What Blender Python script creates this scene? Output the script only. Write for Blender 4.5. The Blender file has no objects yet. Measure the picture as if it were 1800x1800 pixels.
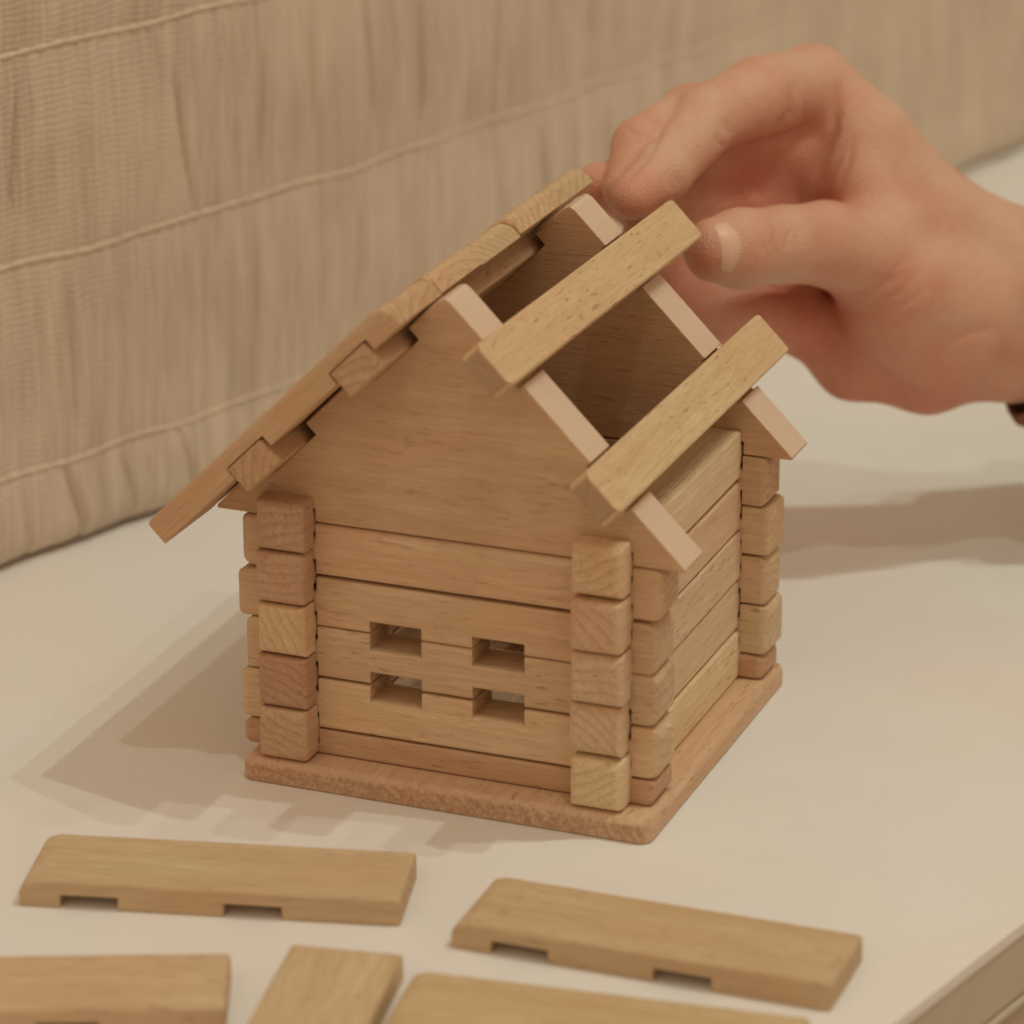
import bpy, bmesh, math, random
import numpy as np
from mathutils import Matrix, Vector
random.seed(7); rng = np.random.default_rng(5)
S = 0.015                      # one log height = 15 mm; all lengths below are in log heights

# ------------------------------------------------------------------ camera
F_PX = 6770.84
CAM = np.array([27.7047, -58.35, 28.8711])
PITCH, YAW, ROLL = -0.3608, 0.3748, -0.0024
fw = np.array([-math.sin(YAW)*math.cos(PITCH), math.cos(YAW)*math.cos(PITCH), math.sin(PITCH)])
rt = np.cross(fw, [0, 0, 1]); rt /= np.linalg.norm(rt); up = np.cross(rt, fw)
c_, s_ = math.cos(ROLL), math.sin(ROLL)
rt, up = c_*rt+s_*up, -s_*rt+c_*up
sc = bpy.context.scene
cd = bpy.data.cameras.new("camera"); cam = bpy.data.objects.new("camera", cd)
sc.collection.objects.link(cam); sc.camera = cam
cam.matrix_world = Matrix([[rt[0], up[0], -fw[0], CAM[0]*S], [rt[1], up[1], -fw[1], CAM[1]*S],
                           [rt[2], up[2], -fw[2], CAM[2]*S], [0, 0, 0, 1]])
cd.sensor_width = 36; cd.lens = F_PX/1800*36; cd.clip_start = .05; cd.clip_end = 50
cd.dof.use_dof = True; cd.dof.focus_distance = 70.6*S; cd.dof.aperture_fstop = 10.0

# ------------------------------------------------------------------ light
w = bpy.data.worlds.new("World"); sc.world = w; w.use_nodes = True
bg = w.node_tree.nodes["Background"]
bg.inputs[0].default_value = (1.0, .70, .455, 1); bg.inputs[1].default_value = .44
def lamp(name, travel, power, col, radius, dist=130):
    t = Vector(travel); t.normalize()
    l = bpy.data.lights.new(name, 'POINT'); l.energy = power; l.color = col; l.shadow_soft_size = radius
    o = bpy.data.objects.new(name, l); sc.collection.objects.link(o)
    o.location = (Vector((3.5, 3.5, 4)) - t*dist)*S
KC = (.95, 1.0, .86)
lamp("ceiling_lamp", (-.460, -.17, -1), 12, KC, .013)
lamp("ceiling_lamp", (-.363, -.11, -1), 18, KC, .013)
lamp("ceiling_lamp", (-.24, .27, -1), 11, KC, .016)
lamp("ceiling_lamp", (-.575, -.22, -1), 5, KC, .020)
al = bpy.data.lights.new("fill_light", 'AREA'); al.energy = 3.6; al.color = (1, .70, .46); al.shape = 'RECTANGLE'; al.size = 1.6; al.size_y = 1.1  # soft fill added to brighten the front faces, not a real source
ao = bpy.data.objects.new("fill_light", al); sc.collection.objects.link(ao)
ao.location = Vector((-25, -105, 95))*S
ao.rotation_euler = (Vector((3, 3, 4))*S-ao.location).to_track_quat('-Z', 'Y').to_euler()
sc.view_settings.view_transform = 'Standard'; sc.view_settings.look = 'None'
sc.view_settings.exposure = 0; sc.view_settings.gamma = 1
sc.render.engine = 'CYCLES'

# ------------------------------------------------------------------ materials
def nt(name):
    m = bpy.data.materials.new(name); m.use_nodes = True
    t = m.node_tree; return m, t, t.nodes["Principled BSDF"]
class G:
    def __init__(s, t): s.t = t
    def n(s, ty, **k):
        o = s.t.nodes.new(ty)
        for a, v in k.items(): setattr(o, a, v)
        return o
    def l(s, a, b): s.t.links.new(a, b)
    def math(s, op, a, b=None, c=None):
        o = s.n('ShaderNodeMath', operation=op)
        for i, v in enumerate((a, b, c)):
            if v is None: continue
            if hasattr(v, 'links'): s.l(v, o.inputs[i])
            else: o.inputs[i].default_value = v
        return o.outputs[0]
    def mapping(s, vec, scale, loc=(0, 0, 0)):
        o = s.n('ShaderNodeMapping'); s.l(vec, o.inputs[0])
        o.inputs['Scale'].default_value = scale; o.inputs['Location'].default_value = loc
        return o.outputs[0]
    def noise(s, vec, scale=1, detail=3, rough=.5, dist=0):
        o = s.n('ShaderNodeTexNoise'); s.l(vec, o.inputs['Vector'])
        o.inputs['Scale'].default_value = scale; o.inputs['Detail'].default_value = detail
        o.inputs['Roughness'].default_value = rough; o.inputs['Distortion'].default_value = dist
        return o.outputs[0]
    def ramp(s, f, lo, hi, a=0.0, b=1.0):
        o = s.n('ShaderNodeMapRange'); s.l(f, o.inputs[0])
        for i, v in zip((1, 2, 3, 4), (lo, hi, a, b)): o.inputs[i].default_value = v
        return o.outputs[0]
    def mixc(s, f, a, b, mode='MIX'):
        o = s.n('ShaderNodeMix', data_type='RGBA', blend_type=mode)
        for i, v in ((0, f), (6, a), (7, b)):
            if hasattr(v, 'links'): s.l(v, o.inputs[i])
            else: o.inputs[i].default_value = v if i == 0 else (*v, 1)
        return o.outputs[2]

def wood(pale=False, end=False, rough=False):
    m, t, p = nt("sawn_wood_edge" if pale else "rough_end_grain" if end else "rough_sawn_beech" if rough else "beech_wood"); g = G(t)
    tc = g.n('ShaderNodeTexCoord'); oi = g.n('ShaderNodeObjectInfo')
    off = g.n('ShaderNodeVectorMath', operation='SCALE')
    cmb = g.n('ShaderNodeCombineXYZ')
    g.l(oi.outputs['Random'], cmb.inputs[0])
    r2 = g.math('FRACT', g.math('MULTIPLY', oi.outputs['Random'], 7.31)); g.l(r2, cmb.inputs[1])
    r3 = g.math('FRACT', g.math('MULTIPLY', oi.outputs['Random'], 23.7)); g.l(r3, cmb.inputs[2])
    g.l(cmb.outputs[0], off.inputs[0]); off.inputs['Scale'].default_value = 40
    u = g.mapping(tc.outputs['Object'], (1/S, 1/S, 1/S))
    v = g.n('ShaderNodeVectorMath', operation='ADD'); g.l(u, v.inputs[0]); g.l(off.outputs[0], v.inputs[1])
    V = v.outputs[0]
    # growth rings: distance from a pith line that lies outside the piece
    warp = g.noise(g.mapping(V, (.16, .5, .5)), 1, 2, .5)
    sep = g.n('ShaderNodeSeparateXYZ'); g.l(u, sep.inputs[0])
    py = g.ramp(r2, 0, 1, -3.5, 3.5); pz = g.ramp(r3, 0, 1, 1.2, 4.5)
    dy = g.math('ADD', sep.outputs[1], py); dz = g.math('ADD', sep.outputs[2], pz)
    rr = g.math('SQRT', g.math('ADD', g.math('MULTIPLY', dy, dy), g.math('MULTIPLY', dz, dz)))
    rr = g.math('ADD', rr, g.math('MULTIPLY', warp, .9))
    ring = g.math('FRACT', g.math('MULTIPLY', rr, 5.2))
    ring = g.math('POWER', ring, 3.0)
    streak = g.noise(g.mapping(V, (.22, 2.6, 2.6)), 1, 5, .6)
    cloud = g.noise(g.mapping(V, (.25, .6, .6)), 1, 2, .5)
    fine = g.noise(g.mapping(V, (1.5, 17, 17)), 1, 4, .65)
    fleck = g.ramp(g.noise(g.mapping(V, (3.0, 15, 15)), 1, 1, .4), .62, .74)
    patch = g.ramp(g.noise(V, .55, 2), .35, .65)
    fleck = g.math('MULTIPLY', fleck, g.math('ADD', g.math('MULTIPLY', patch, g.ramp(r3, 0, 1, .5, 1.5)), .15))
    # end grain
    nsep = g.n('ShaderNodeSeparateXYZ'); g.l(tc.outputs['Normal'], nsep.inputs[0])
    endf = g.ramp(g.math('ABSOLUTE', nsep.outputs[0]), .75, .95)
    col = g.mixc(g.ramp(streak, .3, .7), (.72, .57, .385), (.62, .455, .29))
    col = g.mixc(g.math('MULTIPLY', g.ramp(cloud, .35, .68), .5), col, (.66, .42, .25))
    col = g.mixc(g.math('MULTIPLY', ring, g.math('ADD', g.math('MULTIPLY', endf, .36), .13)), col, (.36, .20, .10))
    col = g.mixc(g.math('MULTIPLY', g.ramp(fine, .38, .62), .30), col, (.44, .27, .14))
    col = g.mixc(g.math('MULTIPLY', fleck, .42), col, (.30, .155, .075))
    endn = g.noise(V, 13, 3, .7)
    endc = g.mixc(g.math('MULTIPLY', g.ramp(endn, .42, .6), .75 if rough else .22), col, (.43, .25, .14))
    col = g.mixc(endf, col, endc)
    col = g.mixc(1.0, col, oi.outputs['Color'], 'MULTIPLY')
    if pale: col = g.mixc(.62, col, (.83, .68, .56))
    if end: col = g.mixc(.8, col, g.mixc(endn, (.30, .19, .12), (.58, .38, .25)))
    g.l(col, p.inputs['Base Color'])
    p.inputs['Roughness'].default_value = .66
    p.inputs['Specular IOR Level'].default_value = .2
    h = g.math('ADD', g.math('MULTIPLY', fine, .6), g.math('MULTIPLY', fleck, -.5))
    h = g.math('ADD', h, g.math('MULTIPLY', endn, g.math('ADD', g.math('MULTIPLY', endf, 3.4 if rough else 1.0), .15)))
    h = g.math('ADD', h, g.math('MULTIPLY', ring, g.math('MULTIPLY', endf, -.6)))
    b = g.n('ShaderNodeBump'); b.inputs['Strength'].default_value = .35; b.inputs['Distance'].default_value = .02*S*3
    g.l(h, b.inputs['Height']); g.l(b.outputs[0], p.inputs['Normal'])
    return m
WOOD = wood(); WOOD_CUT = wood(True); WOOD_END = wood(False, True); WOOD_ROUGH = wood(rough=True)

def plain(name, col, rough, var=.05, scale=3, spec=.4, bump=0, bscale=60):
    m, t, p = nt(name); g = G(t)
    tc = g.n('ShaderNodeTexCoord'); u = g.mapping(tc.outputs['Object'], (1/S,)*3)
    n = g.noise(u, scale, 4, .6)
    c = g.mixc(g.ramp(n, .35, .65), tuple(x*(1-var) for x in col), tuple(min(1, x*(1+var)) for x in col))
    if name == 'white_laminate':
        c = g.mixc(g.ramp(g.noise(u, .09, 2), .4, .62), c, (.865, .85, .825))
        c = g.mixc(g.math('MULTIPLY', g.ramp(g.noise(u, 14, 2), .73, .78), .25), c, (.55, .48, .40))
        g.l(g.ramp(g.noise(u, .8, 5, .65), .3, .7, rough-.10, rough+.12), p.inputs['Roughness'])
    g.l(c, p.inputs['Base Color']); p.inputs['Roughness'].default_value = rough
    p.inputs['Specular IOR Level'].default_value = spec
    if bump:
        b = g.n('ShaderNodeBump'); b.inputs['Strength'].default_value = bump; b.inputs['Distance'].default_value = .03*S
        g.l(g.noise(u, bscale, 3), b.inputs['Height']); g.l(b.outputs[0], p.inputs['Normal'])
    return m
TABLE = plain("white_laminate", (.85, .885, .88), .42, .025, .22, .35, .25, 9)
TEDGE = plain("table_edge_band", (.58, .52, .42), .5, .03, .5)
TBODY = plain("table_body", (.52, .43, .32), .55, .03, .5)
SLEEVE = plain("brown_sleeve", (.26, .14, .085), .9, .2, 8, .2, .6, 14)

def fabric(name, base, dark):
    m, t, p = nt(name); g = G(t)
    uv = g.n('ShaderNodeUVMap'); uv.uv_map = "UVMap"
    U = uv.outputs[0]
    sep = g.n('ShaderNodeSeparateXYZ'); g.l(U, sep.inputs[0])
    wob = g.noise(g.mapping(U, (1.4, .8, 1)), 1, 3)
    # cross ribs (run along the panel), slubby
    ph = g.math('ADD', g.math('MULTIPLY', sep.outputs[1], 7.2), g.math('MULTIPLY', wob, 2.2))
    rib = g.math('ADD', g.math('MULTIPLY', g.math('SINE', g.math('MULTIPLY', ph, 6.283)), .5), .5)
    brk = g.noise(g.mapping(U, (2.5, 9, 1)), 1, 3, .6)
    rib = g.math('MULTIPLY', rib, g.ramp(brk, .3, .6, .35, 1))
    ph2 = g.math('MULTIPLY', sep.outputs[0], 9.0)
    thr = g.math('ADD', g.math('MULTIPLY', g.math('SINE', g.math('MULTIPLY', ph2, 6.283)), .5), .5)
    slub = g.math('ADD', g.math('MULTIPLY', g.noise(g.mapping(U, (9, .35, 1)), 1, 5, .7), .65), g.math('MULTIPLY', g.noise(g.mapping(U, (2.6, .22, 1)), 1, 3, .5), .35))
    col = g.mixc(g.ramp(slub, .40, .72), base, dark)
    st = g.ramp(g.noise(g.mapping(U, (14, .9, 1)), 1, 3, .6), .56, .70)
    col = g.mixc(g.math('MULTIPLY', st, .35), col, dark)
    col = g.mixc(g.math('MULTIPLY', rib, .06), col, tuple(x*.45 for x in dark))
    col = g.mixc(g.math('MULTIPLY', g.ramp(g.noise(U, .35, 2), .35, .65), .35), col, tuple(min(1, x*1.1) for x in base))
    g.l(col, p.inputs['Base Color']); p.inputs['Roughness'].default_value = .9
    p.inputs['Specular IOR Level'].default_value = .15
    h = g.math('ADD', g.math('MULTIPLY', rib, -1.0), g.math('MULTIPLY', thr, .12))
    h = g.math('ADD', h, g.math('MULTIPLY', slub, 1.2))
    b = g.n('ShaderNodeBump'); b.inputs['Strength'].default_value = .5; b.inputs['Distance'].default_value = .022*S
    g.l(h, b.inputs['Height']); g.l(b.outputs[0], p.inputs['Normal'])
    return m
FABRIC = fabric("ribbed_beige_fabric", (.75, .635, .515), (.46, .355, .265))
PIPING = fabric("piping_fabric", (.73, .62, .50), (.55, .44, .34))

def skin(name="skin", base=(.71, .465, .325), red=(.64, .225, .145)):
    m, t, p = nt(name); g = G(t)
    tc = g.n('ShaderNodeTexCoord'); u = g.mapping(tc.outputs['Object'], (1/S,)*3)
    at = g.n('ShaderNodeAttribute'); at.attribute_name = "flush_shade"
    n = g.noise(u, .9, 3); n2 = g.noise(u, 5, 4, .6)
    f = g.math('ADD', g.math('MULTIPLY', g.ramp(n, .38, .66), .30), g.math('MULTIPLY', at.outputs['Fac'], .8))
    f = g.math('ADD', f, g.math('MULTIPLY', g.ramp(n2, .4, .6), .08))
    g.l(g.mixc(g.math('MINIMUM', f, 1.0), base, red), p.inputs['Base Color'])
    p.inputs['Roughness'].default_value = .50; p.inputs['Specular IOR Level'].default_value = .6
    p.inputs['Subsurface Weight'].default_value = .16
    p.inputs['Subsurface Radius'].default_value = (1, .32, .18); p.inputs['Subsurface Scale'].default_value = .004
    b = g.n('ShaderNodeBump'); b.inputs['Strength'].default_value = .5; b.inputs['Distance'].default_value = .035*S
    vo = g.n('ShaderNodeTexVoronoi'); g.l(u, vo.inputs['Vector']); vo.inputs['Scale'].default_value = 24
    g.l(g.math('ADD', vo.outputs['Distance'], g.noise(u, 6, 5, .65)), b.inputs['Height'])
    g.l(b.outputs[0], p.inputs['Normal'])
    return m
SKIN = skin()
NAIL = plain("fingernail", (.73, .49, .36), .40, .04, 2, .4)

# ------------------------------------------------------------------ helpers
def tag(o, label=None, cat=None, group=None, kind=None):
    if label: o['label'] = label
    if cat: o['category'] = cat
    if group: o['group'] = group
    if kind: o['kind'] = kind
    return o
def link(name, me, mat, parent=None):
    o = bpy.data.objects.new(name, me); sc.collection.objects.link(o)
    if mat and not me.materials: me.materials.append(mat)
    if parent: o.parent = parent
    return o
def empty(name, loc=(0, 0, 0)):
    o = bpy.data.objects.new(name, None); sc.collection.objects.link(o); o.location = Vector(loc)*S
    o.empty_display_size = .01; return o

def prism(name, poly, width, wts, default=.035):
    """poly in (x, z), extruded along y over +-width/2. wts(a, b) -> bevel width of the edge a-b."""
    bm = bmesh.new()
    lo = [bm.verts.new((x*S, -width/2*S, z*S)) for x, z in poly]
    hi = [bm.verts.new((x*S, width/2*S, z*S)) for x, z in poly]
    n = len(poly)
    bm.faces.new(lo[::-1]); bm.faces.new(hi)
    for i in range(n): bm.faces.new((lo[i], lo[(i+1) % n], hi[(i+1) % n], hi[i]))
    bmesh.ops.recalc_face_normals(bm, faces=bm.faces)
    lay = bm.edges.layers.float.new('bevel_weight_edge')
    for e in bm.edges:
        a, b = (v.co/S for v in e.verts)
        ww = wts(a, b)
        e[lay] = default if ww is None else ww
    for f in bm.faces: f.smooth = True
    me = bpy.data.meshes.new(name); bm.to_mesh(me); bm.free()
    return me
def bevel(o, seg=3):
    md = o.modifiers.new("bevel", 'BEVEL'); md.limit_method = 'WEIGHT'; md.width = S
    md.segments = seg; md.harden_normals = True; md.use_clamp_overlap = True
    md.offset_type = 'OFFSET'
def notched(x0, x1, z0, z1, top=(), bot=()):
    pts = [(x0, z0)]
    for a, b, d in sorted(bot): pts += [(a, z0), (a, z0+d), (b, z0+d), (b, z0)]
    pts += [(x1, z0), (x1, z1)]
    for a, b, d in sorted(top, reverse=True): pts += [(b, z1), (b, z1-d), (a, z1-d), (a, z1)]
    pts += [(x0, z1)]
    return pts
def tint(o, k=.05, base=(1, 1, 1)):
    v = 1+random.uniform(-k, k)*1.1; r = random.uniform(-k, k)*.6
    o.color = (base[0]*v, base[1]*v*(1-r*.7), base[2]*v*(1-r*1.3), 1)

# ------------------------------------------------------------------ table
BT = .4645; TZ = -BT
def box_mesh(name, pts, z0, z1, bev=0):
    bm = bmesh.new()
    lo = [bm.verts.new((x*S, y*S, z0*S)) for x, y in pts]; hi = [bm.verts.new((x*S, y*S, z1*S)) for x, y in pts]
    n = len(pts); bm.faces.new(lo[::-1]); bm.faces.new(hi)
    for i in range(n): bm.faces.new((lo[i], lo[(i+1) % n], hi[(i+1) % n], hi[i]))
    bmesh.ops.recalc_face_normals(bm, faces=bm.faces)
    if bev:
        bmesh.ops.bevel(bm, geom=bm.edges[:], offset=bev*S, segments=3, affect='EDGES', profile=.5)
        for f in bm.faces: f.smooth = len(f.verts) == 4 and f.calc_area() < 1e-3
    me = bpy.data.meshes.new(name); bm.to_mesh(me); bm.free(); return me
def edge_x(y): return 13.36+(y+5.34)*.246
tb = empty("table", (6, 20, TZ))
tag(tb, "white table with a grey brown edge under the wooden toy house", "table", kind="thing")
def tchild(name, me, mat):
    o = link(name, me, mat, tb); o.location = -tb.location; return o
outl = [(-16, -22), (edge_x(-22), -22), (edge_x(62), 62), (-16, 62)]
tchild("table_top", box_mesh("table_top", outl, TZ-.25, TZ, .03), TABLE)
def inset(d): return [(-16+d, -22+d), (edge_x(-22)-d, -22+d), (edge_x(62)-d, 62-d), (-16+d, 62-d)]
tchild("edge_band", box_mesh("edge_band", inset(.03), TZ-1.42, TZ-.253, .03), TEDGE)
tchild("trim", box_mesh("trim", inset(-.02), TZ-1.62, TZ-1.48, .05), TEDGE)
tchild("body", box_mesh("body", inset(.05), TZ-9, TZ-1.44, 0), TBODY)

# ------------------------------------------------------------------ upholstered panel behind
CP = [(-14.6, -7), (-11.9, 0), (-9.95, 5.2), (-9.31, 6.77), (-7.82, 10.35), (-5.2, 18), (-2.0, 30), (1.56, 44.0), (3.6, 52), (6.6, 64)]
ctl = np.array(CP)
ys = np.linspace(-7, 64, 1200)
def smooth_interp(yv):
    x = np.interp(yv, ctl[:, 1], ctl[:, 0])
    return x
xs = smooth_interp(ys)
kern = np.hanning(61); kern /= kern.sum()
xs = np.convolve(np.pad(xs, 30, mode='edge'), kern, 'valid')
ts = np.gradient(np.stack([xs, ys], 1), axis=0); ts /= np.linalg.norm(ts, axis=1)[:, None]
nrm = np.stack([ts[:, 1], -ts[:, 0]], 1)                     # faces +x, the room side
ul = np.concatenate([[0], np.cumsum(np.hypot(np.diff(xs), np.diff(ys)))])
seams = [1.55, 6.0, 10.37, 14.75]
ZT = 16.5
zs = np.concatenate([np.linspace(TZ+.01, .6, 14, endpoint=False), np.linspace(.6, ZT, 190)])
def fold_field(ul, zs):
    H = np.zeros((len(ul), len(zs)))
    bounds = [TZ-.3]+seams+[19]
    for r in range(len(bounds)-1):
        z0, z1 = bounds[r], bounds[r+1]
        m = (zs >= z0) & (zs < z1); q = (zs[m]-z0)/(z1-z0)
        if not m.any(): continue
        env = np.clip(np.sin(np.pi*np.clip(q, 0, 1)), 0, 1)**.6
        bul = .10*np.sin(np.pi*q)**.55
        H[:, m] += bul[None]
        u = .3
        while u < ul[-1]:
            dep = rng.choice([.04, .08, .13, .18], p=[.35, .30, .22, .13]); wd = rng.uniform(.05, .10)
            sl = rng.normal(0, .10); wv = rng.uniform(0, 6.28); a0 = rng.uniform(0, .35); a1 = rng.uniform(.65, 1.05)
            uc = u+sl*(q-.5)*4+.05*np.sin(q*5+wv)
            ext = np.clip((q-a0+.15)/.15, 0, 1)*np.clip((a1+.15-q)/.15, 0, 1)
            j0, j1 = np.searchsorted(ul, [u-1.5, u+1.5])
            d = ul[j0:j1, None]-uc[None]
            H[j0:j1, m] -= dep*(env*ext)[None]*np.exp(-(d/wd)**2)
            H[j0:j1, m] += dep*.3*(env*ext)[None]*np.exp(-((d-.16)/.13)**2)
            u += rng.uniform(.45, 1.9)
    und = .05*np.sin(ul*.9+1)[:, None]*np.cos(zs*.5)[None]+.04*np.sin(ul*2.3)[:, None]
    H += und
    # tuck under at the foot
    H -= .55*np.exp(-(zs-TZ)/.20)[None]
    return H
H = fold_field(ul, zs)
NU, NZ = H.shape
P = np.zeros((NU, NZ, 3))
P[..., 0] = xs[:, None]+nrm[:, 0:1]*(H-.02); P[..., 1] = ys[:, None]+nrm[:, 1:2]*(H-.02); P[..., 2] = zs[None]
def grid_mesh(name, P, uvs, extra_back=0):
    NU, NZ = P.shape[:2]
    verts = (P.reshape(-1, 3)*S)
    idx = np.arange(NU*NZ).reshape(NU, NZ)
    q = np.stack([idx[:-1, :-1], idx[:-1, 1:], idx[1:, 1:], idx[1:, :-1]], -1).reshape(-1, 4)[:, ::-1]
    me = bpy.data.meshes.new(name)
    nb = 0
    if extra_back:
        b = P[[0, -1]][:, [0, -1]].reshape(-1, 3).copy()
        b[:, 0] -= extra_back; nb = 4
        verts = np.concatenate([verts, b*S]); o = NU*NZ
        # order: (0,bottom),(0,top),(last,bottom),(last,top)
        more = [list(idx[:, -1])+[o+3, o+1], list(idx[0, ::-1])+[o, o+1], list(idx[-1])+[o+3, o+2], [o, o+1, o+3, o+2]]
    else: more = []
    me.from_pydata(verts.tolist(), [], q.tolist()+[list(map(int, m)) for m in more])
    uvl = me.uv_layers.new(name="UVMap")
    co = np.zeros(len(me.loops), int); me.loops.foreach_get('vertex_index', co)
    U = np.concatenate([uvs.reshape(-1, 2), np.zeros((nb, 2))]) if nb else uvs.reshape(-1, 2)
    uvl.data.foreach_set('uv', U[co].ravel())
    me.polygons.foreach_set('use_smooth', [True]*len(q)+[False]*len(more)); me.update()
    return me
UV = np.stack(np.broadcast_arrays(ul[:, None], zs[None]), -1)
sofa = empty("sofa_back", (xs[0], ys[0], TZ))
tag(sofa, "beige ribbed fabric sofa back with horizontal piped seams behind the toy house", "sofa", kind="thing")
o = link("cover", grid_mesh("cover", P, UV, 6), FABRIC, sofa); o.location = -sofa.location
for z in seams:
    k = np.linspace(0, 2*math.pi, 13)[:-1]
    zz = z+.03*np.sin(ul*1.7+z)
    r = .075
    hz = np.array([np.interp(zi, zs, row) for zi, row in zip(zz, H)])
    PP = np.zeros((NU, 13, 3)); ang = np.linspace(0, 2*math.pi, 13)
    rr_ = r*(1+.22*np.sin(ul*34))[:, None]
    PP[..., 0] = xs[:, None]+nrm[:, 0:1]*(hz[:, None]-.045+rr_*np.cos(ang)[None])
    PP[..., 1] = ys[:, None]+nrm[:, 1:2]*(hz[:, None]-.045+rr_*np.cos(ang)[None])
    PP[..., 2] = zz[:, None]+rr_*1.0*np.sin(ang)[None]
    o = link("piping", grid_mesh("piping", PP[::2, ::-1], np.stack(np.broadcast_arrays(ul[::2, None], ang[None]*.05), -1)), PIPING, sofa)
    o.location = -sofa.location

# ------------------------------------------------------------------ toy house
W, D, PR, LW = 6.966, 7.05, .54, .96
H0 = empty("toy_log_house", (3.5, 3.5, TZ))
tag(H0, "unfinished wooden toy log house standing on the white table", "toy house", kind="thing")
def place(o, loc, rot=(0, 0, 0), parent=H0):
    M = Matrix.Translation(Vector(loc)*S) @ Matrix.Rotation(rot[2], 4, 'Z') @ Matrix.Rotation(rot[1], 4, 'Y') @ Matrix.Rotation(rot[0], 4, 'X')
    if parent: M = Matrix.Translation(-parent.location) @ M
    o.matrix_local = M
G_ = .010                                   # seam between logs
def log_w(x0, x1):
    def f(a, b):
        if abs(a.x-b.x) < 1e-4 and (abs(a.x-x0) < 1e-3 or abs(a.x-x1) < 1e-3): return random.uniform(.12, .24)
        if abs(a.y-b.y) < 1e-4 and abs(a.x-b.x) < 1e-4: return .012       # notch walls
        if abs(a.x-b.x) > .5: return random.uniform(.045, .085)
        return .015
    return f
def make_log(kind, pos, zc, z0, z1, top, bot, base=(1, 1, 1)):
    j0, j1 = random.uniform(-.08, .07), random.uniform(-.06, .07)
    L0, L1 = -PR+j0, (W if kind == 'x' else D)+PR+j1
    wd = LW+random.uniform(-.015, .012)
    poly = notched(L0, L1, z0-zc+random.uniform(.006, .028), z1-zc-random.uniform(.006, .028)-(.045 if (kind, zc, pos) == ('x', 3.0, LW/2) else 0), top, bot)
    mid = (L0+L1)/2
    me = prism("log", [(x-mid, z) for x, z in poly], wd, log_w(L0-mid, L1-mid))
    o = link("log", me, WOOD, H0); bevel(o)
    jit = random.uniform(-.02, .02)
    if kind == 'x': place(o, (mid, pos+jit, zc), (0, random.uniform(-.001, .001), random.uniform(-.002, .002)))
    else: place(o, (pos+jit, mid, zc), (0, 0, math.pi/2+random.uniform(-.004, .004)))
    tint(o, .045, base); return o
cx = lambda a, b, d: [(a-.02, b+.02, d)]
FRONT = (.97, .91, .88)
for back in (0, 1):
    yc = D-LW/2 if back else LW/2
    crossings = [(-.015, LW+.015), (W-LW-.015, W+.015)]
    for j in range(5):
        z0, z1 = (0, .5) if j == 0 else (j-.5, j+.5)
        zc = (z0+z1)/2
        top = [(a, b, .26) for a, b in crossings]; bot = [] if j == 0 else list(top)
        if not back:
            wn = [(2.0, 3.0), (3.98, 4.97)]
            if j == 1: top += [(a, b, .29) for a, b in wn]
            if j == 2: top += [(a, b, .31) for a, b in wn]; bot += [(a, b, .22) for a, b in wn]
            if j == 3: bot += [(a, b, .21) for a, b in wn]
        bs = [(.95, .85, .84), (1.10, 1.13, 1.16), (1.05, 1.05, 1.06), (1.05, 1.03, 1.03), (1.0, .95, .95)][j]
        make_log('x', yc, zc, z0, z1, top, bot, bs)
for right in (0, 1):
    xc = W-LW/2 if right else LW/2
    crossings = [(-.015, LW+.015), (D-LW-.015, D+.015)]
    for k in range(5):
        c = [(a, b, .26) for a, b in crossings]
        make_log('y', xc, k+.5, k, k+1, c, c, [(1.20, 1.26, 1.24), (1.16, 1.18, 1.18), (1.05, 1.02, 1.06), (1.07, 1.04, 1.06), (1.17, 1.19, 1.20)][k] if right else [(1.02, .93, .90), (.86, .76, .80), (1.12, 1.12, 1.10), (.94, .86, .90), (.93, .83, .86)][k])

# base plate, grain along y
def plate():
    x0, x1, y0, y1 = -.33, 7.56, -.62, 7.24; r = .22
    pts = []
    for cx_, cy_, a0 in ((x1-r, y0+r, -90), (x1-r, y1-r, 0), (x0+r, y1-r, 90), (x0+r, y0+r, 180)):
        for i in range(5):
            a = math.radians(a0+i*22.5); pts.append((cx_+r*math.cos(a), cy_+r*math.sin(a)))
    mx, my = (x0+x1)/2, (y0+y1)/2
    # local x = world y (grain), local y = -world x
    bm = bmesh.new(); T = TZ+.004; B = -.006
    lo = [bm.verts.new(((y-my)*S, -(x-mx)*S, (T-TZ)*S)) for x, y in pts]; hi = [bm.verts.new(((y-my)*S, -(x-mx)*S, (B-TZ)*S)) for x, y in pts]
    n = len(pts); bm.faces.new(lo); tf = bm.faces.new(hi)
    for i in range(n): bm.faces.new((lo[i], lo[(i+1) % n], hi[(i+1) % n], hi[i]))
    bmesh.ops.recalc_face_normals(bm, faces=bm.faces)
    lay = bm.edges.layers.float.new('bevel_weight_edge')
    for e in bm.edges:
        a, b = e.verts
        if a.co.z > .1*S and b.co.z > .1*S: e[lay] = .17
        elif a.co.z < .1*S and b.co.z < .1*S: e[lay] = .05
    for f in bm.faces: f.smooth = True
    me = bpy.data.meshes.new("base_plate"); bm.to_mesh(me); bm.free()
    o = link("base_plate", me, WOOD_ROUGH, H0); bevel(o, 4); place(o, (mx, my, TZ), (0, 0, math.pi/2)); o.color = (1.08, 1.03, 1.05, 1)
plate()

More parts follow.
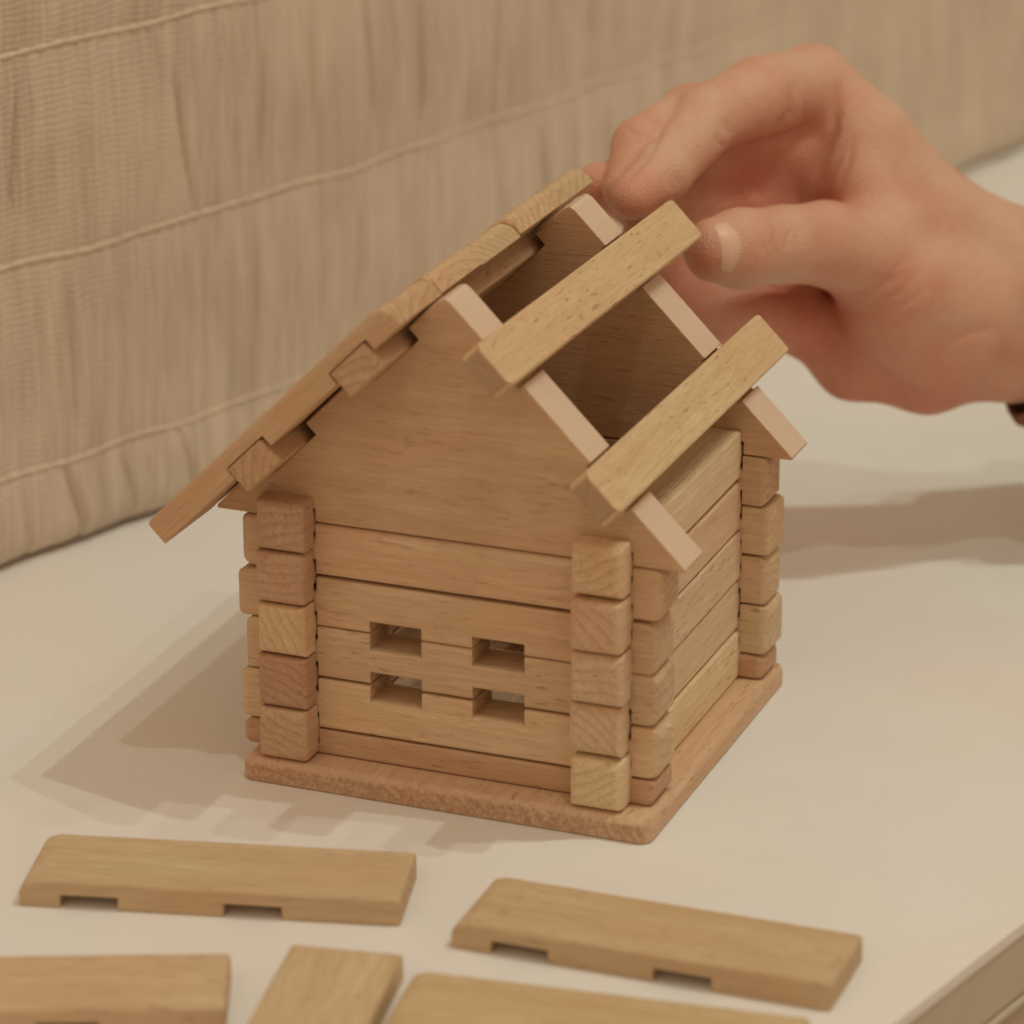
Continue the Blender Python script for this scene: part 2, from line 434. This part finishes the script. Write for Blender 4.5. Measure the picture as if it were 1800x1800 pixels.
# gables
r2_ = math.sqrt(2)
def gable(back):
    ax, az = 3.5, 9.02
    sl = lambda s, t: (-1.02+(s-t)/r2_, 4.5+(s+t)/r2_)       # left slope (s up the slope, t outwards)
    gr = [(1.43, 2.62, .27), (4.27, 5.44, .27)]
    def side(gr):
        L = [sl(.10, 0)]
        for a, b, d in gr: L += [sl(a, 0), sl(a, -d), sl(b, -d), sl(b, 0)]
        return L+[sl(6.22, 0), sl(6.33, -.03)]
    L = side(gr); Rr = [(7.0-x, z) for x, z in side([(1.52, 2.56, .12), (4.33, 5.345, .12)])][::-1]
    left_to_right = [(-.93, 4.513)]+L+Rr+[(7.93, 4.513)]
    bot = []
    for a, b in ((W-LW-.015, W+.015), (-.015, LW+.015)): bot += [(b, 4.513), (b, 4.76), (a, 4.76), (a, 4.513)]
    poly = (left_to_right+bot)[::-1]
    def wt(a, b):
        if abs(a.y-b.y) < 1e-4:
            return .03
        return .05 if abs(a.z*1-(9.0-6)) > 9 else .02
    me = prism("gable", [(x-3.5, z-6) for x, z in poly], LW, wt)
    me.materials.append(WOOD); me.materials.append(WOOD_CUT)
    for f in me.polygons:
        c = f.center/S
        if f.normal.z > .4 and abs(f.normal.x) > .4 and abs(abs(c.x)+c.z+6-9.02) < .12: f.material_index = 1
    o = link("gable", me, WOOD, H0); bevel(o, 2); place(o, (3.5, D-LW/2 if back else LW/2, 6))
    o.color = (.93, .86, .82, 1) if back else (.96, .90, .87, 1)
gable(0); gable(1)

# roof pieces.  plank local frame: x from the ridge end (0) to the eave (6.54), z up, notches below
PL, PW, PT = 6.54, 1.885, .5
def plank_mesh(name="roof_plank"):
    poly = notched(0, PL, 0, PT, (), [(.70, 1.70, .23), (3.52, 4.52, .23)])
    # rounded outer arris at the ridge end
    poly = [p for p in poly if p != (0, PT)]+[(.30, PT), (.10, PT-.06), (0, PT-.20)]
    def wt(a, b):
        if abs(a.y-b.y) < 1e-4 and min(a.z, b.z) > PT-.25: return .09
        if abs(a.y-b.y) > .1 and min(a.x, b.x) > PL-.01 and min(a.z, b.z) > .2: return .10
        if abs(a.y-b.y) < 1e-4 and min(a.x, b.x) > PL-.01: return .05
        if abs(a.y-b.y) > .1 and max(a.x, b.x) < .31 and min(a.z, b.z) > .2: return .04
        return .02
    return prism(name, poly, PW, wt)
PLANK = plank_mesh()
def slope_matrix(side, s, t, y):
    """left slope: local x down the slope, local z = outward normal, local y along the ridge"""
    if side == 'L':
        o = Vector((-1.02+(s-t)/r2_, y, 4.5+(s+t)/r2_)); X = Vector((-1, 0, -1))/r2_; Z = Vector((-1, 0, 1))/r2_
    else:
        o = Vector((8.02-(s-t)/r2_, y, 4.5+(s+t)/r2_)); X = Vector((1, 0, -1))/r2_; Z = Vector((1, 0, 1))/r2_
    Y = Z.cross(X)
    M = Matrix((X, Y, Z)).transposed().to_4x4(); M.translation = o*S
    return M
inv = Matrix.Translation(-H0.location)
yb = -1.12
for i in range(5):
    o = link("roof_plank", PLANK, WOOD, H0); bevel(o)
    y = yb+PW/2+i*1.905
    o.matrix_local = inv @ slope_matrix('L', 5.98+[0, .02, -.03, .03, .0][i], .06+[0, .02, .0, .035, .03][i], y)
    o.color = [(.96, .88, .84, 1), (1.06, 1.0, .95, 1), (1.0, 1.02, 1.0, 1), (1.04, 1.0, .95, 1), (.98, 1.02, .96, 1)][i]
# purlins (local x along the beam)
def purlin_mesh(name, length=9.6, h=.27, end=None):
    def wt(a, b):
        if abs(a.x-b.x) > 1: return .05
        if abs(a.y-b.y) < 1e-4: return .17
        return .05
    me = prism(name, notched(-length/2, length/2, -h, h), .93, wt)
    me.materials.append(WOOD)
    if end:
        me.materials.append(end)
        for f in me.polygons:
            if abs(f.normal.x) > .9: f.material_index = 1
    return me
PUR = purlin_mesh("roof_beam"); PUR2 = purlin_mesh("roof_beam", 9.42, .23, WOOD_END)
def beam_matrix(side, s, t, yc, pitch=0, spin=0):
    if side == 'L': o = Vector((-1.02+(s-t)/r2_, yc, 4.5+(s+t)/r2_)); Z = Vector((-1, 0, 1))/r2_
    else: o = Vector((8.02-(s-t)/r2_, yc, 4.5+(s+t)/r2_)); Z = Vector((1, 0, 1))/r2_
    X = Vector((0, 1, 0)); Y = Z.cross(X)
    M = Matrix((X, Y, Z)).transposed().to_4x4()
    M = M @ Matrix.Rotation(-pitch, 4, 'Y') @ Matrix.Rotation(spin, 4, 'Z'); M.translation = o*S
    return M
for s in (1.92, 4.76):
    o = link("roof_beam", PUR, WOOD, H0); bevel(o); o.matrix_local = inv @ beam_matrix('L', s, .0, 3.6)
    o.color = (.95, .88, .84, 1)
o = link("roof_beam", PUR2, WOOD, H0); bevel(o); o.matrix_local = inv @ beam_matrix('R', 2.06, .115, 3.70, .004); o.color = (1.08, 1.08, 1.0, 1)
hb = link("roof_beam", PUR2, WOOD); bevel(hb); hb.matrix_world = beam_matrix('R', 4.84, .26, 3.68, .022, -.012); hb.color = (1.10, 1.10, 1.04, 1)
tag(hb, "upper pale roof beam of the toy house, its far end held between thumb and fingers", "wooden beam", kind="thing")

# loose planks on the table
def loose(loc, ang, label, col):
    o = link("roof_plank", PLANK, WOOD); bevel(o)
    M = Matrix.Translation(Vector((loc[0], loc[1], TZ+.005))*S) @ Matrix.Rotation(ang, 4, 'Z') @ Matrix.Translation(Vector((0, PW/2, 0))*S)
    o.matrix_world = M; o.color = (*col, 1)
    tag(o, label, "wooden plank", "loose roof planks lying on the table", "thing")
# origin = front-left corner, ridge end first
loose((-1.64, -6.64), math.atan2(1.6, 6.3), "loose notched plank lying flat directly in front of the house's left corner", (1.00, 1.03, 1.02))
loose((5.78, -5.42), math.atan2(.10, 6.4), "loose notched plank lying on its own at the right below the house's front right corner", (.99, 1.02, 1.0))
loose((-2.44, -12.03), math.atan2(1.45*1.72, 3.46*1.72), "loose plank cut off by the left edge, at the bottom left", (1.06, 1.05, 1.06))
loose((6.62, -13.23), math.atan2(.985, -.17), "loose plank pointing towards the viewer between two others at the bottom", (1.02, 1.06, 1.02))
loose((6.05, -9.10), math.atan2(.74, 6.45), "loose plank at the bottom edge, right of the plank that points to the viewer", (1.02, 1.06, .98))

# ------------------------------------------------------------------ hand and forearm
Z0 = 73.5
def cp(px, py, dz, r):                     # joint in camera-aligned axes (right, up, depth), units of log heights
    Z = Z0+dz*Z0/F_PX
    return np.array([(px-900)/F_PX*Z, (900-py)/F_PX*Z, Z, r*Z/F_PX])
def smin(a, b, k):
    h = np.clip(.5+.5*(b-a)/k, 0, 1); return b+(a-b)*h-k*h*(1-h)
_c = np.array([cp(x, y, d, 0)[:3] for x in (985, 2160) for y in (40, 800) for d in (-60, 860)])
lo, hi = _c.min(0), _c.max(0)
lo, hi = np.minimum(lo, hi), np.maximum(lo, hi)
cell = .066
nx, ny, nz = [int(math.ceil((hi[i]-lo[i])/cell))+1 for i in range(3)]
gx = (lo[0]+cell*np.arange(nx, dtype=np.float32))[:, None, None]
gy = (lo[1]+cell*np.arange(ny, dtype=np.float32))[None, :, None]
gz = (lo[2]+cell*np.arange(nz, dtype=np.float32))[None, None, :]
def cone(a, b, sq=None):
    a = cp(*a); b = cp(*b); d = b[:3]-a[:3]; L2 = float(d@d)
    X, Y, Zc = gx-np.float32(a[0]), gy-np.float32(a[1]), gz-np.float32(a[2])
    t = np.clip((X*np.float32(d[0])+Y*np.float32(d[1])+Zc*np.float32(d[2]))/np.float32(L2), 0, 1)
    q = np.sqrt((X-t*np.float32(d[0]))**2+(Y-t*np.float32(d[1]))**2+(Zc-t*np.float32(d[2]))**2)
    return q-(np.float32(a[3])+t*np.float32(b[3]-a[3]))
def chain(pts, k=.12):
    r = None
    for a, b in zip(pts[:-1], pts[1:]):
        c = cone(a, b); r = c if r is None else smin(r, c, k)
    return r
PALM = [
    [(1432, 146, 430, 66), (1520, 250, 450, 82), (1632, 402, 500, 104), (1800, 486, 560, 108)],      # index metacarpal to wrist
    [(1395, 262, 455, 62), (1690, 500, 580, 95)],
    [(1378, 400, 510, 60), (1700, 560, 600, 95)],
    [(1400, 545, 500, 60), (1500, 634, 535, 66), (1630, 640, 570, 84), (1720, 600, 570, 105)],       # little finger side, heel
    [(1720, 560, 550, 120), (1800, 590, 570, 112), (2060, 600, 640, 128), (2220, 610, 690, 140)],    # wrist, forearm
    [(1800, 486, 560, 108), (2060, 520, 640, 128), (2220, 540, 690, 140)],
    [(1500, 440, 350, 72), (1575, 500, 400, 102), (1690, 540, 490, 118)],                            # ball of the thumb
    [(1560, 560, 440, 78), (1650, 610, 480, 88)],
    [(1490, 215, 430, 44), (1520, 320, 400, 56), (1550, 400, 390, 80)],                              # web
    [(1190, 420, 300, 55), (1385, 470, 500, 62)],
    [(1230, 285, 330, 46), (1330, 310, 450, 60)],
    [(1300, 225, 410, 66), (1330, 325, 490, 74), (1400, 430, 520, 66)],
]
pd = None
for p in PALM:
    c = chain(p, .3); pd = c if pd is None else smin(pd, c, .42)
THUMB = [(1258, 440, 60, 58), (1300, 437, 100, 70), (1375, 430, 180, 68), (1450, 428, 270, 74), (1520, 450, 350, 84)]
INDEX = [(1112, 347, 30, 40), (1165, 303, 100, 51), (1245, 208, 230, 60), (1335, 170, 330, 70), (1420, 150, 425, 68)]
MIDDLE = [(1098, 336, 90, 40), (1128, 258, 170, 52), (1218, 203, 300, 56), (1300, 228, 395, 70), (1395, 262, 465, 66)]
RING = [(1052, 326, 150, 42), (1120, 345, 230, 54), (1225, 362, 345, 60), (1300, 372, 430, 62), (1378, 410, 510, 60)]
LITTLE = [(1130, 430, 230, 44), (1185, 505, 290, 50), (1258, 548, 360, 56), (1400, 560, 500, 62)]
fd = None
for c in (THUMB, INDEX, MIDDLE, RING, LITTLE):
    c = chain(c, .14); fd = c if fd is None else smin(fd, c, .05)
vol = smin(pd, fd, .26)
def nets(v):
    ins = v < 0; nx, ny, nz = v.shape
    acc = np.zeros((nx-1, ny-1, nz-1, 3), np.float32); cnt = np.zeros((nx-1, ny-1, nz-1), np.float32)
    for ax in range(3):
        o1, o2 = [i for i in range(3) if i != ax]
        for b1 in (0, 1):
            for b2 in (0, 1):
                sl0 = [slice(0, -1)]*3; sl1 = [slice(0, -1)]*3
                sl1[ax] = slice(1, None)
                for oo, bb in ((o1, b1), (o2, b2)):
                    sl0[oo] = sl1[oo] = slice(1, None) if bb else slice(0, -1)
                a, b = v[tuple(sl0)], v[tuple(sl1)]
                m = (a < 0) != (b < 0); t = np.where(m, a/np.where(m, a-b, 1), 0)
                acc[..., ax] += np.where(m, t, 0); acc[..., o1] += m*b1; acc[..., o2] += m*b2; cnt += m
    act = cnt > 0; ids = -np.ones(act.shape, int); ids[act] = np.arange(act.sum())
    cells = np.argwhere(act); verts = cells+acc[act]/cnt[act][:, None]
    quads = []
    for ax in range(3):
        o1, o2 = (ax+1) % 3, (ax+2) % 3
        s0 = [slice(None)]*3; s1 = [slice(None)]*3; s0[ax] = slice(0, -1); s1[ax] = slice(1, None)
        a, b = ins[tuple(s0)], ins[tuple(s1)]
        e = np.argwhere(a != b); fl = a[tuple(e.T)]
        ok = (e[:, o1] > 0) & (e[:, o2] > 0) & (e[:, o1] < v.shape[o1]-1) & (e[:, o2] < v.shape[o2]-1)
        e, fl = e[ok], fl[ok]
        def g(d1, d2):
            q = e.copy(); q[:, o1] -= d1; q[:, o2] -= d2; return ids[tuple(q.T)]
        q = np.stack([g(1, 1), g(0, 1), g(0, 0), g(1, 0)], 1)
        q[~fl] = q[~fl][:, ::-1]; quads.append(q)
    return verts, np.concatenate(quads)
hv, hq = nets(vol)
hv = hv*cell+lo[None]
del vol, pd, fd
# Laplacian smoothing
E_ = np.concatenate([hq[:, [0, 1]], hq[:, [1, 2]], hq[:, [2, 3]], hq[:, [3, 0]]]); E_ = np.concatenate([E_, E_[:, ::-1]])
deg = np.bincount(E_[:, 0], minlength=len(hv))
def lap(v):
    o = np.zeros_like(v)
    for i in range(3): o[:, i] = np.bincount(E_[:, 0], weights=v[E_[:, 1], i], minlength=len(v))
    return o/deg[:, None]
for it in range(3):
    hv = hv+.5*(lap(hv)-hv); hv = hv-.5*(lap(hv)-hv)*.98+0
for it in range(2): hv = hv+.5*(lap(hv)-hv)
def vnormals(v):
    n = np.cross(v[hq[:, 2]]-v[hq[:, 0]], v[hq[:, 3]]-v[hq[:, 1]]); o = np.zeros_like(v)
    for j in range(4):
        for i in range(3): o[:, i] += np.bincount(hq[:, j], weights=n[:, i], minlength=len(v))
    return o/np.linalg.norm(o, axis=1)[:, None]
hn = vnormals(hv)
# skin folds: shallow valleys along lines on the side of the hand that faces the viewer
def fold(lines, sig, dep, near=True):
    global hv
    ppx = 900+F_PX*hv[:, 0]/hv[:, 2]; ppy = 900-F_PX*hv[:, 1]/hv[:, 2]
    best = np.full(len(hv), 1e9); pos = np.zeros(len(hv)); tot = sum(math.dist(a, b) for a, b in zip(lines[:-1], lines[1:])); acc = 0
    for (x0, y0), (x1, y1) in zip(lines[:-1], lines[1:]):
        d = np.array([x1-x0, y1-y0], float); t = np.clip(((ppx-x0)*d[0]+(ppy-y0)*d[1])/(d@d), 0, 1)
        dd = np.hypot(ppx-x0-t*d[0], ppy-y0-t*d[1]); ln = math.hypot(*d)
        pos = np.where(dd < best, (acc+t*ln)/tot, pos); best = np.minimum(best, dd); acc += ln
    face = np.clip(-hn[:, 2]*2.5, 0, 1)
    taper = np.sin(np.pi*np.clip(pos, 0, 1))**.7
    hv = hv-hn*(dep*np.exp(-(best/sig)**2)*face*taper)[:, None]
fold([(1440, 512), (1500, 522), (1550, 505), (1590, 478)], 7, .075)
fold([(1470, 530), (1530, 535), (1580, 515), (1620, 470)], 7, .05)
fold([(1366, 398), (1360, 430), (1372, 462)], 5, .035)
fold([(1386, 402), (1384, 440)], 5, .03)
fold([(1396, 140), (1390, 200), (1340, 262)], 8, .10)
fold([(1476, 140), (1465, 230), (1425, 320)], 9, .13)
fold([(1490, 245), (1470, 290), (1448, 325)], 6, .05)
fold([(1205, 176), (1165, 219), (1142, 271), (1104, 315), (1066, 344)], 6, .05)
fold([(1640, 612), (1700, 585), (1760, 575)], 10, .05)
fold([(1610, 690), (1680, 672), (1740, 660)], 8, .04)
fold([(1345, 402), (1342, 432), (1350, 458)], 4, .025)
fold([(1400, 405), (1402, 440)], 4, .02)
fold([(1500, 505), (1560, 490), (1600, 445)], 6, .04)
fold([(1455, 540), (1520, 552), (1590, 535), (1640, 500)], 7, .035)
fold([(1500, 235), (1492, 280), (1470, 330)], 6, .05)
fold([(1418, 175), (1412, 215), (1395, 250)], 5, .05)
fold([(1255, 235), (1272, 262)], 5, .035)
fold([(1167, 300), (1186, 338)], 5, .03)
fold([(1100, 225), (1122, 240)], 5, .03)
fold([(1268, 205), (1282, 240)], 8, .04)
fold([(1178, 292), (1196, 330)], 6, .03)
hn = vnormals(hv)
# redder fingertips and joints, plus reddish shade painted on heel and palm hollow
fl = np.zeros(len(hv))
for (px, py, dz, r), s, a in ((THUMB[0], 1.1, .5), (INDEX[0], .8, .7), (MIDDLE[1], .7, .8), (MIDDLE[2], .6, .7), (RING[0], .9, .6),
                        (LITTLE[1], 1.2, .9), ((1500, 634, 540, 0), 2.2, .8), ((1640, 660, 530, 0), 2.0, .8), ((1400, 545, 460, 0), 2.4, 1.0), ((1300, 380, 420, 0), 2.4, 1.0), ((1560, 500, 330, 0), 1.3, .45)):
    c = cp(px, py, dz, r)[:3]; fl = np.maximum(fl, a*np.exp(-(np.linalg.norm(hv-c, axis=1)/s)**2))
Bm = np.stack([rt, up, fw], 1)              # camera axes -> world
wv = (hv@Bm.T+CAM)*S
me = bpy.data.meshes.new("person"); me.from_pydata(wv.tolist(), [], hq.tolist())
me.polygons.foreach_set('use_smooth', [True]*len(hq))
at = me.attributes.new("flush_shade", 'FLOAT', 'POINT'); at.data.foreach_set('value', fl.astype(np.float32))
me.update()
root = me.vertices[0].co.copy()
person = link("person", me, SKIN)
tag(person, "bare right hand and wrist reaching in from the right to set the upper roof beam", "person", kind="thing")

# thumb nail: a thin curved plate lying on the tip of the thumb
from mathutils.bvhtree import BVHTree
def nail():
    bvh = BVHTree.FromPolygons([Vector(v) for v in hv], [tuple(map(int, q)) for q in hq])
    c = cp(1268, 438, 68, 0)[:3]
    ax = cp(*THUMB[0])[:3]-cp(*THUMB[2])[:3]; ax /= np.linalg.norm(ax)
    n = np.array([.66, .12, -.75]); n -= ax*(n@ax); n /= np.linalg.norm(n)
    b = np.cross(n, ax)
    nu, nv = 15, 17; top, bot = [], []
    for i in range(nu):
        u = i/(nu-1)                                  # 0 root .. 1 free edge
        for j in range(nv):
            v = j/(nv-1)*2-1
            th = v*(.98-.10*(1-u)**2)                    # angle round the thumb
            uu = -.12+.66*u+.16*v*v*(1-u)-.07*v*v*u
            d = n*math.cos(th)+b*math.sin(th)
            o = c+ax*uu+d*2.5
            hit = bvh.ray_cast(Vector(o), Vector(-d))
            q = np.array(hit[0]) if hit[0] is not None else c+ax*uu+d*.6
            lift = -.004+.012*u+.03*max(0, u-.88)
            top.append(q+d*lift); bot.append(q+d*(lift-.035))
    V = np.array(top+bot)@Bm.T+CAM; o = nu*nv
    F = []
    for i in range(nu-1):
        for j in range(nv-1):
            k = i*nv+j; F.append((k, k+1, k+nv+1, k+nv)); F.append((o+k, o+k+nv, o+k+nv+1, o+k+1))
    ring = [j for j in range(nv)]+[i*nv+nv-1 for i in range(1, nu)]+[(nu-1)*nv+j for j in range(nv-2, -1, -1)]+[i*nv for i in range(nu-2, 0, -1)]
    for p_, q_ in zip(ring, ring[1:]+ring[:1]): F.append((p_, o+p_, o+q_, q_))
    me = bpy.data.meshes.new("thumbnail"); me.from_pydata((V*S).tolist(), [], F)
    for f in me.polygons: f.use_smooth = True
    bm = bmesh.new(); bm.from_mesh(me); bmesh.ops.recalc_face_normals(bm, faces=bm.faces); bm.to_mesh(me); bm.free()
    link("thumbnail", me, NAIL, person)
nail()

# sleeve: a soft tube of brown cloth round the forearm, its cuff just at the edge of view
def sleeve():
    a0 = cp(1838, 545, 585, 0)[:3]; a1 = cp(2600, 640, 800, 0)[:3]
    ax = (a1-a0)/np.linalg.norm(a1-a0); u_ = np.array([0, 1, 0.]); u_ -= ax*(u_@ax); u_ /= np.linalg.norm(u_); v_ = np.cross(ax, u_)
    NA, NL = 64, 60; V = []
    prof = [(.0, -.12), (-.02, -.05), (0, 0), (.03, .03)]
    for i in range(NL):
        t = i/(NL-1); d = t*np.linalg.norm(a1-a0)
        for j in range(NA):
            th = 2*math.pi*j/NA
            slant = .45*math.cos(th*1+.1)*0-.40*abs(math.cos(th))**2*max(0, 1-d/3)
            rv = 2.36+.5*t+.05*math.sin(d*3+2*math.sin(th*2))+.04*math.sin(5*th+d*2)
            rh = 1.95+.5*t+.04*math.sin(d*3.3+th)
            if i == 0: rv -= .16; rh -= .16
            if i == 1: rv -= .02; rh -= .02
            p = a0+ax*(d+slant+(.05 if i == 0 else 0))+u_*math.cos(th)*rv+v_*math.sin(th)*rh
            V.append(p)
    V = np.array(V)@Bm.T+CAM; F = []
    for i in range(NL-1):
        for j in range(NA):
            F.append((i*NA+j, i*NA+(j+1) % NA, (i+1)*NA+(j+1) % NA, (i+1)*NA+j))
    F.append(tuple(range((NL-1)*NA, NL*NA)))
    me = bpy.data.meshes.new("sleeve"); me.from_pydata((V*S).tolist(), [], F)
    for f in me.polygons: f.use_smooth = True
    o = link("sleeve", me, SLEEVE, person)
    md = o.modifiers.new("thick", 'SOLIDIFY'); md.thickness = .10*S; md.offset = -1
    tag(o, "dark brown sleeve cuff")
sleeve()
